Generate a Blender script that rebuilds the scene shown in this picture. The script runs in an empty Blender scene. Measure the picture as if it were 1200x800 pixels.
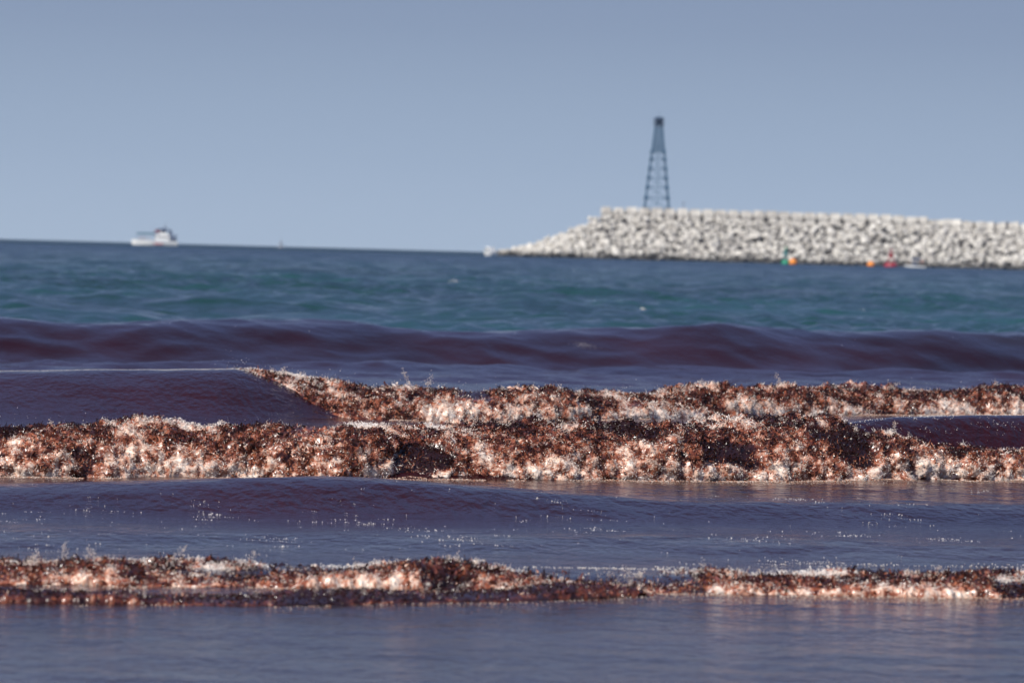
import bpy, bmesh, math, random
import numpy as np
from mathutils import Vector, Matrix, Euler

rnd = random.Random(7)
rng = np.random.default_rng(11)
scene = bpy.context.scene
COL = scene.collection

# ------------------------------------------------------------------ camera
F = 200.0 / 36.0 * 1200.0            # focal length in photo pixels
CH = 1.25                            # lens height above the water
cam_d = bpy.data.cameras.new('camera')
cam = bpy.data.objects.new('camera', cam_d)
COL.objects.link(cam)
cam_d.sensor_width = 36.0
cam_d.lens = 200.0
cam_d.clip_start = 0.5
cam_d.clip_end = 80000.0
CM = (Matrix.Translation((0, 0, CH)) @ Matrix.Rotation(math.radians(90 - 0.894), 4, 'X')
      @ Matrix.Rotation(math.radians(1.53), 4, 'Z'))
cam.matrix_world = CM
cam_d.dof.use_dof = True
cam_d.dof.focus_distance = 31.6
cam_d.dof.aperture_fstop = 7.1
scene.camera = cam

# ------------------------------------------------------------------ sky and sun
SUN_EL, SUN_AZ = 48.0, -140.0         # degrees; azimuth 0 = straight ahead (+Y), negative = left
world = bpy.data.worlds.new('World')
scene.world = world
world.use_nodes = True
wn = world.node_tree
for n in list(wn.nodes):
    wn.nodes.remove(n)
sky = wn.nodes.new('ShaderNodeTexSky')
sky.sky_type = 'NISHITA'
sky.sun_disc = False
sky.sun_elevation = math.radians(SUN_EL)
sky.sun_rotation = math.radians(SUN_AZ)
sky.altitude = 0
sky.air_density = 1.6
sky.dust_density = 0.35
sky.ozone_density = 3.5
# sea haze low in the sky: a blue grey that deepens with elevation, the same all round
SKY_K = 0.075
geo_w = wn.nodes.new('ShaderNodeTexCoord')
sepw = wn.nodes.new('ShaderNodeSeparateXYZ')
wn.links.new(geo_w.outputs['Generated'], sepw.inputs[0])
ramp_w = wn.nodes.new('ShaderNodeValToRGB')
ramp_w.color_ramp.interpolation = 'B_SPLINE'
e = ramp_w.color_ramp.elements
e[0].position = 0.0
e[0].color = (0.355, 0.445, 0.575, 1)
e[1].position = 1.0
e[1].color = (0.07, 0.13, 0.38, 1)
for p, c in ((0.015, (0.31, 0.40, 0.54, 1)), (0.04, (0.24, 0.31, 0.435, 1)), (0.10, (0.125, 0.172, 0.325, 1)), (0.35, (0.06, 0.10, 0.28, 1))):
    q = e.new(p)
    q.color = c
wn.links.new(sepw.outputs['Z'], ramp_w.inputs[0])
scl = wn.nodes.new('ShaderNodeVectorMath')
scl.operation = 'SCALE'
scl.inputs['Scale'].default_value = 1.0 / SKY_K
wn.links.new(ramp_w.outputs[0], scl.inputs[0])
tint = wn.nodes.new('ShaderNodeMix')
tint.data_type = 'RGBA'
tint.inputs[0].default_value = 0.82
bg = wn.nodes.new('ShaderNodeBackground')
bg.inputs[1].default_value = SKY_K
wo = wn.nodes.new('ShaderNodeOutputWorld')
blu = wn.nodes.new('ShaderNodeMapRange')          # the physical sky shows more the higher one looks
blu.inputs['From Min'].default_value = 0.2
blu.inputs['From Max'].default_value = 0.6
blu.inputs['To Min'].default_value = 1.0
blu.inputs['To Max'].default_value = 0.45
wn.links.new(sepw.outputs['Z'], blu.inputs['Value'])
wn.links.new(blu.outputs[0], tint.inputs[0])
wn.links.new(sky.outputs[0], tint.inputs[6])
wn.links.new(scl.outputs[0], tint.inputs[7])
wn.links.new(tint.outputs[2], bg.inputs[0])
wn.links.new(bg.outputs[0], wo.inputs[0])

sun_d = bpy.data.lights.new('sun', 'SUN')
sun_d.energy = 5.0
sun_d.angle = math.radians(0.53)
sun_d.color = (1.0, 0.95, 0.88)
sun = bpy.data.objects.new('sun', sun_d)
el, az = math.radians(SUN_EL), math.radians(SUN_AZ)
sdir = Vector((math.sin(az) * math.cos(el), math.cos(az) * math.cos(el), math.sin(el)))
sun.rotation_euler = sdir.to_track_quat('Z', 'Y').to_euler()
sun.location = (0, 0, 60)
COL.objects.link(sun)

scene.view_settings.view_transform = 'Standard'
scene.view_settings.look = 'None'
scene.view_settings.exposure = 0.12
scene.view_settings.gamma = 1.0
scene.view_settings.use_curve_mapping = False
scene.cycles.use_denoising = True
scene.cycles.max_bounces = 8
scene.cycles.diffuse_bounces = 2
scene.cycles.glossy_bounces = 3
scene.cycles.sample_clamp_direct = 12.0
scene.cycles.sample_clamp_indirect = 4.0


# ------------------------------------------------------------------ helpers
def place(px, py, Y):
    """world point at depth Y that the lens sees at photo pixel (px, py)"""
    d = CM.to_3x3() @ Vector(((px - 600) / F, -(py - 400) / F, -1))
    k = Y / d.y
    return Vector((d.x * k, Y, CH + d.z * k))


def tag(o, label=None, cat=None, group=None, kind=None):
    if label: o['label'] = label
    if cat: o['category'] = cat
    if group: o['group'] = group
    if kind: o['kind'] = kind
    return o


def empty(name, loc, rz=0.0):
    o = bpy.data.objects.new(name, None)
    o.empty_display_size = 0.5
    COL.objects.link(o)
    o.location = loc
    o.rotation_euler = (0, 0, rz)
    return o


def mesh_obj(name, verts, faces, mat=None, parent=None, smooth=False, colors=None):
    me = bpy.data.meshes.new(name)
    verts = np.asarray(verts, dtype=np.float32)
    if isinstance(faces, np.ndarray):
        nf, k = faces.shape
        me.vertices.add(len(verts))
        me.vertices.foreach_set('co', verts.ravel())
        me.loops.add(nf * k)
        me.loops.foreach_set('vertex_index', faces.astype(np.int32).ravel())
        me.polygons.add(nf)
        me.polygons.foreach_set('loop_start', np.arange(0, nf * k, k, dtype=np.int32))
        me.update(calc_edges=True)
    else:
        me.from_pydata([tuple(v) for v in verts.tolist()], [], faces)
        me.update()
    if smooth:
        me.polygons.foreach_set('use_smooth', np.ones(len(me.polygons), dtype=bool))
    if colors is not None:
        a = me.color_attributes.new('tint', 'FLOAT_COLOR', 'POINT')
        c = np.ones((len(verts), 4), dtype=np.float32)
        c[:, :3] = colors
        a.data.foreach_set('color', c.ravel())
    if mat: me.materials.append(mat)
    o = bpy.data.objects.new(name, me)
    COL.objects.link(o)
    if parent: o.parent = parent
    return o


class MB:
    """collects shapes into one mesh"""
    def __init__(s):
        s.v, s.f = [], []

    def add(s, v, f):
        n = len(s.v)
        s.v += [tuple(p) for p in v]
        s.f += [tuple(i + n for i in q) for q in f]

    def box(s, c, size, rz=0.0, taper=1.0):
        hx, hy, hz = size[0] / 2, size[1] / 2, size[2] / 2
        ca, sa = math.cos(rz), math.sin(rz)
        v = []
        for z, t in ((-hz, 1), (hz, taper)):
            for x, y in ((-hx, -hy), (hx, -hy), (hx, hy), (-hx, hy)):
                x, y = x * t, y * t
                v.append((c[0] + x * ca - y * sa, c[1] + x * sa + y * ca, c[2] + z))
        s.add(v, [(3, 2, 1, 0), (4, 5, 6, 7), (0, 1, 5, 4), (1, 2, 6, 5), (2, 3, 7, 6), (3, 0, 4, 7)])

    def bar(s, a, b, r, n=4, r2=None):
        a, b = Vector(a), Vector(b)
        r2 = r if r2 is None else r2
        q = (b - a).to_track_quat('Z', 'Y').to_matrix()
        v = []
        for p, rr in ((a, r), (b, r2)):
            for k in range(n):
                t = 2 * math.pi * (k + 0.5) / n
                v.append(p + q @ Vector((math.cos(t) * rr, math.sin(t) * rr, 0)))
        f = [(k, (k + 1) % n, n + (k + 1) % n, n + k) for k in range(n)]
        f += [tuple(range(n - 1, -1, -1)), tuple(range(n, 2 * n))]
        s.add(v, f)

    def lathe(s, c, prof, n=14):
        v, f = [], []
        for r, z in prof:
            for k in range(n):
                t = 2 * math.pi * k / n
                v.append((c[0] + r * math.cos(t), c[1] + r * math.sin(t), c[2] + z))
        for i in range(len(prof) - 1):
            for k in range(n):
                f.append((i * n + k, i * n + (k + 1) % n, (i + 1) * n + (k + 1) % n, (i + 1) * n + k))
        f.append(tuple(range(n - 1, -1, -1)))
        m = (len(prof) - 1) * n
        f.append(tuple(range(m, m + n)))
        s.add(v, f)

    def build(s, name, mat, parent=None, smooth=False):
        return mesh_obj(name, s.v, s.f, mat, parent, smooth)


# numpy noise
_perm = rng.permutation(256).astype(np.int64)
_perm = np.concatenate([_perm, _perm, _perm])
_g = rng.normal(size=(256, 3))
_g /= np.linalg.norm(_g, axis=1)[:, None]


def perlin(x, y, z=0.0):
    x, y, z = np.broadcast_arrays(np.asarray(x, float), np.asarray(y, float), np.asarray(z, float))
    xi, yi, zi = np.floor(x).astype(np.int64), np.floor(y).astype(np.int64), np.floor(z).astype(np.int64)
    fx, fy, fz = x - xi, y - yi, z - zi
    u, v, w = (t * t * t * (t * (t * 6 - 15) + 10) for t in (fx, fy, fz))
    out = 0
    for a in (0, 1):
        for b in (0, 1):
            for c in (0, 1):
                h = _perm[_perm[_perm[(xi + a) & 255] + ((yi + b) & 255)] + ((zi + c) & 255)]
                g = _g[h]
                d = g[..., 0] * (fx - a) + g[..., 1] * (fy - b) + g[..., 2] * (fz - c)
                out = out + d * (u if a else 1 - u) * (v if b else 1 - v) * (w if c else 1 - w)
    return out * 1.5


def fbm(x, y, z=0.0, o=4, g=0.5):
    s, a = 0, 1.0
    for k in range(o):
        s = s + a * perlin(x * 2 ** k + 17 * k, y * 2 ** k + 5 * k, np.asarray(z) * 2 ** k + 9 * k)
        a *= g
    return s


_jit = rng.random((256, 3))


def worley(x, y, z):
    xi, yi, zi = np.floor(x).astype(np.int64), np.floor(y).astype(np.int64), np.floor(z).astype(np.int64)
    best = np.full(x.shape, 9.0)
    cid = np.zeros(x.shape, dtype=np.int64)
    for a in (-1, 0, 1):
        for b in (-1, 0, 1):
            for c in (-1, 0, 1):
                h = _perm[_perm[_perm[(xi + a) & 255] + ((yi + b) & 255)] + ((zi + c) & 255)]
                j = _jit[h]
                d = (xi + a + j[..., 0] - x) ** 2 + (yi + b + j[..., 1] - y) ** 2 + (zi + c + j[..., 2] - z) ** 2
                m = d < best
                best = np.where(m, d, best)
                cid = np.where(m, h, cid)
    return np.sqrt(best), cid


def sstep(a, b, x):
    t = np.clip((x - a) / (b - a), 0, 1)
    return t * t * (3 - 2 * t)


# ------------------------------------------------------------------ materials
def new_mat(name):
    m = bpy.data.materials.new(name)
    m.use_nodes = True
    nt = m.node_tree
    return m, nt, nt.nodes['Principled BSDF'], nt.nodes['Material Output']


def plain(name, col, rough=0.5, noise=0.12, scale=1.5, metal=0.0):
    m, nt, b, out = new_mat(name)
    tc = nt.nodes.new('ShaderNodeTexCoord')
    nz = nt.nodes.new('ShaderNodeTexNoise')
    nz.inputs['Scale'].default_value = scale
    nz.inputs['Detail'].default_value = 5
    nt.links.new(tc.outputs['Object'], nz.inputs['Vector'])
    r = nt.nodes.new('ShaderNodeValToRGB')
    r.color_ramp.elements[0].position = 0.3
    r.color_ramp.elements[1].position = 0.7
    r.color_ramp.elements[0].color = tuple(c * (1 - noise) for c in col) + (1,)
    r.color_ramp.elements[1].color = tuple(min(1, c * (1 + noise)) for c in col) + (1,)
    nt.links.new(nz.outputs[0], r.inputs[0])
    nt.links.new(r.outputs[0], b.inputs['Base Color'])
    b.inputs['Roughness'].default_value = rough
    b.inputs['Metallic'].default_value = metal
    return m


def math_node(nt, op, a=None, b=None, c=None):
    n = nt.nodes.new('ShaderNodeMath')
    n.operation = op
    for i, v in enumerate((a, b, c)):
        if v is None: continue
        if isinstance(v, (int, float)): n.inputs[i].default_value = v
        else: nt.links.new(v, n.inputs[i])
    return n.outputs[0]


def water_material():
    m, nt, b, out = new_mat('sea_water')
    L = nt.links
    att = nt.nodes.new('ShaderNodeAttribute')
    att.attribute_name = 'tint'
    tc = nt.nodes.new('ShaderNodeTexCoord')
    L.new(att.outputs['Color'], b.inputs['Base Color'])
    b.inputs['IOR'].default_value = 1.333
    sep = nt.nodes.new('ShaderNodeSeparateXYZ')
    L.new(tc.outputs['Object'], sep.inputs[0])
    # unresolved wavelets roughen the far water
    far = nt.nodes.new('ShaderNodeMapRange')
    far.inputs['From Min'].default_value = 20
    far.inputs['From Max'].default_value = 400
    far.inputs['To Min'].default_value = 0.12
    far.inputs['To Max'].default_value = 0.13
    L.new(sep.outputs['Y'], far.inputs['Value'])
    far2 = nt.nodes.new('ShaderNodeMapRange')
    far2.inputs['From Min'].default_value = 400
    far2.inputs['From Max'].default_value = 2500
    far2.inputs['To Min'].default_value = 0.0
    far2.inputs['To Max'].default_value = 0.30
    L.new(sep.outputs['Y'], far2.inputs['Value'])
    L.new(math_node(nt, 'ADD', far.outputs[0], far2.outputs[0]), b.inputs['Roughness'])
    prev = None
    for sx, sy, scale, det, dist, st in ((1, 1.8, 0.5, 4, 0.55, 1.0), (1, 0.8, 2.2, 4, 0.07, 0.85), (1, 0.5, 7.0, 3, 0.024, 0.9), (1, 0.4, 22.0, 4, 0.024, 1.0)):
        mp = nt.nodes.new('ShaderNodeMapping')
        mp.inputs['Scale'].default_value = (sx, sy, 1)
        L.new(tc.outputs['Object'], mp.inputs[0])
        nz = nt.nodes.new('ShaderNodeTexNoise')
        nz.inputs['Scale'].default_value = scale
        nz.inputs['Detail'].default_value = det
        L.new(mp.outputs[0], nz.inputs['Vector'])
        bp = nt.nodes.new('ShaderNodeBump')
        bp.inputs['Strength'].default_value = st
        if scale == 0.5:
            fm = nt.nodes.new('ShaderNodeMapRange')
            fm.inputs['From Min'].default_value = 60
            fm.inputs['From Max'].default_value = 160
            L.new(sep.outputs['Y'], fm.inputs['Value'])
            L.new(fm.outputs[0], bp.inputs['Strength'])
        bp.inputs['Distance'].default_value = dist
        if scale > 0.5:
            fz = nt.nodes.new('ShaderNodeMapRange')      # the swell far out is glassier than the ruffled shallows
            fz.inputs['From Min'].default_value = 38
            fz.inputs['From Max'].default_value = 54
            fz.inputs['To Min'].default_value = st
            fz.inputs['To Max'].default_value = st * (0.45 if scale < 3 else 0.22)
            L.new(sep.outputs['Y'], fz.inputs['Value'])
            L.new(fz.outputs[0], bp.inputs['Strength'])
        L.new(nz.outputs[0], bp.inputs['Height'])
        if prev: L.new(prev, bp.inputs['Normal'])
        prev = bp.outputs[0]
    L.new(prev, b.inputs['Normal'])
    return m


def tinted_material(name, rough, translucent, coat=0.0, spec=0.5):
    m, nt, b, out = new_mat(name)
    L = nt.links
    att = nt.nodes.new('ShaderNodeAttribute')
    att.attribute_name = 'tint'
    L.new(att.outputs['Color'], b.inputs['Base Color'])
    b.inputs['Roughness'].default_value = rough
    b.inputs['Specular IOR Level'].default_value = spec
    b.inputs['Coat Weight'].default_value = coat
    b.inputs['Coat Roughness'].default_value = 0.08
    if translucent:
        tr = nt.nodes.new('ShaderNodeBsdfTranslucent')
        L.new(att.outputs['Color'], tr.inputs[0])
        mx = nt.nodes.new('ShaderNodeMixShader')
        mx.inputs[0].default_value = translucent
        L.new(b.outputs[0], mx.inputs[1])
        L.new(tr.outputs[0], mx.inputs[2])
        L.new(mx.outputs[0], out.inputs[0])
    return m


M_WATER = water_material()
M_WEED = tinted_material('wet_seaweed', 0.28, 0.3, 0.4)
M_FROTH = tinted_material('sea_froth', 0.35, 0.18, 0.3)
M_MASS = tinted_material('seaweed_mass', 0.35, 0.0, 0.3)
M_DROP = tinted_material('spray', 0.15, 0.3, 0.5)


# ------------------------------------------------------------------ the waves (world space profiles)
def keys(px, vals, y):
    """interpolator along X; the keys are given where they were surveyed on the photo"""
    xs = np.array([(p - 600) / F * yy for p, yy in zip(px, y)])
    v = np.array(vals, float)
    def f(X):
        i = np.interp(X, xs, v)
        return i
    return f


# nearest small breaker
A_px = [-600, 0, 1200, 1800]
A_y = [20.2, 20.5, 21.3, 22.3]
A_base = keys(A_px, A_y, A_y)
# main breaker
B_px = [-600, 0, 600, 1200, 1800]
B_y = [28.8, 30.0, 31.3, 33.2, 35]
B_base = keys(B_px, B_y, B_y)
yB = 31.5
B_H = keys([-600, 0, 300, 600, 800, 900, 1000, 1080, 1200, 1800], [.2, .2, .2, .2, .22, .26, .30, .345, .36, .36], [yB] * 10)
B_D = keys([-600, 0, 850, 1060, 1800], [.5, .5, .6, .72, .72], [yB] * 5)
# second breaker, still unbroken at the left
yC = 43.0
C_px = [-600, 0, 280, 440, 600, 1000, 1200, 1800]
C_crest = keys(C_px, [41.5, 42.0, 42.2, 42.6, 43.0, 47.0, 48.6, 52], [yC] * 8)
C_H = keys(C_px, [.25, .267, .335, .18, .14, .125, .125, .125], [yC] * 8)
C_D = keys(C_px, [2.0, 1.9, 1.5, 1.0, .8, .8, .8, .8], [yC] * 8)
# back wave, red, never broken in the picture
yD = 63.0
D_px = [-600, 0, 100, 200, 380, 450, 600, 680, 840, 960, 1060, 1200, 1800]
D_crest = keys([-600, 0, 600, 1200, 1800], [58, 60.5, 63, 66, 69], [yD] * 5)
D_H = keys(D_px, [.40, .41, .37, .425, .415, .38, .36, .385, .50, .46, .48, .43, .4], [yD] * 13)


def bump(s, Df, Db, H, qf=2.0, qb=3.0):
    """asymmetric crest: s = Y - crest"""
    f = np.clip(1 + s / Df, 0, 1)
    b = np.clip(1 - s / Db, 0, 1)
    zf = np.sqrt(np.clip(1 - (1 - f) ** 2, 0, 1)) ** qf
    zb = np.sqrt(np.clip(1 - (1 - b) ** 2, 0, 1)) ** qb
    return H * np.where(s < 0, zf, zb)


def soft(f):
    return f * f * (3 - 2 * f)


def face(s, Df, Db, H):
    f = soft(np.clip(1 + s / Df, 0, 1))
    b = soft(np.clip(1 - s / Db, 0, 1))
    return H * np.where(s < 0, f ** 0.8, b)


def sea_z(X, Y):
    z = np.zeros_like(X)
    near = sstep(90, 55, Y)
    # rounded swell in front of the main breaker
    wob = 0.25 * perlin(X * 0.35, 3.3)
    z += face(Y - (27.4 + 0.25 * (X + .8) + wob), 0.85, 2.2, 0.06 + 0.085 * np.exp(-((X + 0.9) / 1.1) ** 2))
    z += face(Y - (24.6 + 0.25 * X - wob), 1.1, 1.4, 0.028)
    # nearest breaker body
    yb = A_base(X)
    z += bump(Y - yb - 0.5, 0.35, 1.2, 0.045)
    # main breaker body
    D = B_D(X)
    w = sstep(0.2, 2.2, X)
    s = Y - B_base(X) - D
    z += (1 - w) * bump(s, D, 2.4, B_H(X) * .75) + w * face(s, D, 3.0, B_H(X))
    # second breaker
    s = Y - C_crest(X) + 0.10 * perlin(X * 0.6, 9.1)
    z += face(s, C_D(X), 3.0, C_H(X) + 0.01 * perlin(X * 1.3, 2.2))
    # back wave with smaller crests riding on it
    s = Y - D_crest(X) - 0.5 * perlin(X * 0.25, 4.4)
    z += face(s, 2.1, 6.0, D_H(X) + 0.03 * perlin(X * 0.9, 7.7))
    z += 0.075 * np.exp(-((s + 3.4 - 0.35 * X) / 0.55) ** 2) * sstep(-6, -2, X) * sstep(3, -1, X)
    z += 0.06 * np.exp(-((s + 3.0 + 0.25 * (X - 4)) / 0.5) ** 2) * sstep(0, 3, X)
    # cross chop
    a = np.clip((Y - 16) / 12, 0.25, 1) * near
    z += a * (0.010 * perlin(X * 0.9, Y * 0.9, 1.0) + 0.007 * perlin(X * 2.1, Y * 2.2, 2.0) + 0.0035 * perlin(X * 5.5, Y * 4.5, 3.0))
    b = sstep(50, 56, Y) * sstep(80, 66, Y)
    z += b * (0.06 * perlin(X * 0.45 + Y * 0.12, Y * 0.65, 6.0) + 0.05 * (0.4 - np.abs(perlin(X * 0.7, Y * 0.9, 3.0)) * 1.5) + 0.028 * (0.4 - np.abs(perlin(X * 1.7, Y * 1.6, 8.0)) * 1.4))
    # open sea swell
    o = sstep(62, 90, Y)
    sw = 0.10 * perlin(X * 0.06, Y * 0.10, 8) + 0.085 * perlin(X * 0.22, Y * 0.26, 5) + 0.05 * perlin(X * 0.6, Y * 0.6, 4)
    ridg = 0.10 * (1 - np.abs(perlin(X * 0.08 + 3, Y * 0.2, 2)) * 2.2)
    mod = (0.9 + 0.8 * perlin(X * 0.07, Y * 0.03, 3)).clip(0.3, 2)
    chop = 0.075 * (0.45 - np.abs(perlin(X * 0.42 + 3, Y * 0.40, 2)) * 1.6) + 0.045 * (0.4 - np.abs(perlin(X * 1.0, Y * 0.85, 6)) * 1.5) + 0.035 * perlin(X * 2.3, Y * 1.6, 1)
    z += sstep(63, 75, Y) * sstep(520, 200, Y) * chop * mod * 1.6
    z += o * (2.1 * sw + 1.6 * ridg * sstep(80, 160, Y) - 0.03) * sstep(6000, 1500, Y)
    return z


def grid_faces(r, c):
    i = np.arange(r - 1)[:, None] * c + np.arange(c - 1)[None, :]
    return np.stack([i, i + 1, i + c + 1, i + c], axis=-1).reshape(-1, 4)


def build_sea():
    y = [5.0, 8.0, 11.0, 14.0]
    while y[-1] < 57:
        y.append(y[-1] + (0.0030 * y[-1] if y[-1] < 24 else 0.0019 * y[-1]))
    while y[-1] < 68:
        y.append(y[-1] + 0.11)
    while y[-1] < 190:
        y.append(y[-1] * 1.0019)
    while y[-1] < 1500:
        y.append(y[-1] * 1.0045)
    while y[-1] < 45000:
        y.append(y[-1] * 1.08)
    y = np.array(y)
    core = np.linspace(-0.118, 0.118, 262)
    out = 0.118 + np.cumsum(np.geomspace(0.002, 1.2, 22))
    u = np.concatenate([-out[::-1], core, out])
    U, Y = np.meshgrid(u, y)
    X = U * (Y + 2)
    Z = sea_z(X.ravel(), Y.ravel()).reshape(X.shape)
    # colour of the water itself
    red = np.array([0.021, 0.0045, 0.0062])
    shore = np.array([0.036, 0.030, 0.038])
    teal = np.array([0.017, 0.060, 0.064])
    green = np.array([0.011, 0.038, 0.037])
    deep = np.array([0.005, 0.026, 0.038])
    edge = 66.0 + 2.2 * fbm(X * 0.12, Y * 0.08, 2, 3)
    t = sstep(-1.5, 4.5, Y - edge)[..., None]
    n = (0.5 + 1.1 * fbm(X * 0.08, Y * 0.03, 5, 4))[..., None].clip(0, 1)
    openc = teal * (1 - n) + green * n
    dd = sstep(120, 800, Y)[..., None]
    openc = openc * (1 - dd) + deep * dd
    s = sstep(27, 16, Y)[..., None]
    inner = red * (1 - s) + shore * s
    n2 = (1 + 0.5 * fbm(X * 0.5, Y * 0.35, 3, 3))[..., None]
    c = inner * n2 * (1 - t) + openc * t
    P = np.stack([X, Y, Z], -1).reshape(-1, 3)
    o = mesh_obj('sea_water', P, grid_faces(len(y), len(u)), M_WATER, None, True, c.reshape(-1, 3))
    tag(o, 'sea, blue green far out and dark reddish purple with seaweed near shore', None, None, 'structure')


build_sea()

# sandy bed under the shallows and the beach behind the lens
M_SAND = plain('wet_sand', (0.22, 0.17, 0.12), 0.6, 0.2, 3.0)
gx, gy = np.meshgrid(np.linspace(-400, 400, 41), np.concatenate([np.linspace(-300, -4, 12), np.linspace(-3, 12, 10)]))
gz = np.where(gy < 7, (7 - gy) * 0.03, (7 - gy) * 0.1)
gz = np.minimum(gz, 4) + 0.02 * perlin(gx * 0.4, gy * 0.4)
b_ = mesh_obj('beach_sand', np.stack([gx, gy, gz], -1).reshape(-1, 3), grid_faces(*gx.shape), M_SAND, None, True)
tag(b_, None, None, None, 'structure')


# ------------------------------------------------------------------ seaweed and froth
T_FROND = (np.array([[-.5, -.16, 0], [-.5, .12, .05], [-.1, -.26, .22], [-.1, .24, .2], [.3, -.2, .12], [.3, .2, .18], [.6, .0, -.1]], float),
           np.array([[0, 2, 1], [1, 2, 3], [2, 4, 3], [3, 4, 5], [4, 6, 5]]))
T_BLOB = (np.array([[.5, 0, 0], [-.45, .1, 0], [0, .5, .05], [.05, -.5, 0], [0, .05, .5], [0, 0, -.45]], float),
          np.array([[0, 2, 4], [2, 1, 4], [1, 3, 4], [3, 0, 4], [2, 0, 5], [1, 2, 5], [3, 1, 5], [0, 3, 5]]))
T_THREAD = (np.array([[-.9, -.05, -.1], [-.9, .06, -.05], [-.2, -.09, .16], [-.2, .09, .2], [.5, -.07, .1], [.5, .07, .05], [.95, 0, -.25]], float),
            np.array([[0, 2, 1], [1, 2, 3], [2, 4, 3], [3, 4, 5], [4, 6, 5]]))
T_CHIP = (np.array([[.6, 0, -.1], [-.3, .5, 0], [-.35, -.45, .1], [0, 0, .6]], float),
          np.array([[0, 1, 3], [1, 2, 3], [2, 0, 3], [0, 2, 1]]))


def rand_rot(n):
    q = rng.normal(size=(n, 4))
    q /= np.linalg.norm(q, axis=1)[:, None]
    w, x, y, z = q.T
    return np.stack([1 - 2 * (y * y + z * z), 2 * (x * y - z * w), 2 * (x * z + y * w),
                     2 * (x * y + z * w), 1 - 2 * (x * x + z * z), 2 * (y * z - x * w),
                     2 * (x * z - y * w), 2 * (y * z + x * w), 1 - 2 * (x * x + y * y)], -1).reshape(n, 3, 3)


def scatter(template, P, size, colors, squash=None):
    """returns verts, tris, colours of many small pieces"""
    tv, tf = template
    n = len(P)
    R = rand_rot(n)
    S = size[:, None, None] * (0.7 + 0.6 * rng.random((n, 1, 3)))
    v = np.einsum('nij,nkj->nki', R, tv[None] * S)
    v *= (1 + 0.25 * rng.normal(size=v.shape)).clip(0.4, 1.7)
    v += P[:, None, :]
    f = tf[None] + (np.arange(n) * len(tv))[:, None, None]
    c = np.repeat(colors, len(tv), axis=0)
    return v.reshape(-1, 3), f.reshape(-1, 3), c


def join(parts):
    V, Fc, C, n = [], [], [], 0
    for v, f, c in parts:
        V.append(v); Fc.append(f + n); C.append(c); n += len(v)
    return np.concatenate(V), np.concatenate(Fc), np.concatenate(C)


DARK = np.array([0.045, 0.012, 0.009])
MAROON = np.array([0.15, 0.038, 0.019])
RUSSET = np.array([0.36, 0.112, 0.052])
ORANGE = np.array([0.57, 0.245, 0.135])
PINK = np.array([0.78, 0.55, 0.42])
CREAM = np.array([0.84, 0.71, 0.61])
WHITE = np.array([0.88, 0.83, 0.79])


def ramp(t, cols):
    t = np.clip(t, 0, 0.9999) * (len(cols) - 1)
    i = t.astype(int)
    f = (t - i)[:, None]
    C = np.array(cols)
    return C[i] * (1 - f) + C[np.minimum(i + 1, len(cols) - 1)] * f


def roll(x0, x1, step, nphi, base, D, H, q, Db, phi_lo, phi_hi, knob, lift, off, follow=None, amp=None):
    """lumpy rolling surface of a breaker; returns grids"""
    X, PH = np.meshgrid(np.arange(x0, x1, step), np.linspace(-0.22, math.pi * 0.86, nphi))
    d = D(X) if callable(D) else D
    h = H(X) if callable(H) else H
    yc = base(X) + d
    front = PH < math.pi / 2
    Yp = np.where(front, yc - d * np.cos(PH), yc - Db * np.cos(PH))
    sp = np.sin(PH)
    Zp = h * np.sign(sp) * np.abs(sp) ** np.where(front, q, 1.6)
    m = sstep(-0.12, 0.12, PH - phi_lo(X)) * sstep(0.15, -0.15, PH - phi_hi(X))
    if follow is not None:
        k = follow(X)
        Zp = Zp * k + sea_z(X, Yp) * (1 - k)
    P = np.stack([X, Yp, Zp], -1)
    du = np.gradient(P, axis=1)
    dv = np.gradient(P, axis=0)
    N = np.cross(du, dv)
    N /= np.linalg.norm(N, axis=-1)[..., None] + 1e-9
    sx, sy, sz = X + off, Yp, Zp
    wx = sx + 0.05 * perlin(sx * 6, sy * 6, sz * 6)
    w1, c1 = worley(wx / knob, sy / knob, sz / knob + 0.3 * perlin(sx * 3, sz * 5))
    w2, c2 = worley(wx / knob * 2.6 + 7, sy / knob * 2.6, sz / knob * 2.6)
    big = fbm(sx * 1.3, sy * 1.3, sz * 2, 3)
    disp = lift + (knob * (0.85 * (0.72 - w1).clip(-0.2, 1) + 0.26 * (0.8 - w2)) * (0.8 + 0.9 * big)).clip(-0.02, 1) + 0.035 * big.clip(-0.3, 2)
    pit = sstep(0.28, 0.5, perlin(sx * 2.3 + 3, sy * 2, sz * 3.1 + 1))
    disp -= pit * knob * 0.95
    bb = bare(X, P[..., 2], np.sin(np.minimum(PH, math.pi / 2)), off=off)
    disp = disp * (1 - bb) + bb * 0.02
    disp += 0.008 * perlin(sx * 55, sy * 55, sz * 55) + 0.012 * perlin(sx * 27, sy * 27, sz * 27)
    if amp is not None:
        disp = disp * amp(X)
    disp = np.maximum(disp, -0.004)
    disp = disp * m - 0.03 * (1 - m)
    P = P + N * disp[..., None]
    return X, PH, P, N, m, w1, c1, w2, big, pit


rng_lump = rng.random(256)


def bare(x, z, h, off=0.0):
    return sstep(0.25, 0.5, perlin(x * 1.9 + off, z * 6.0, 4.0)) * sstep(0.35, 0.6, h)


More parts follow.
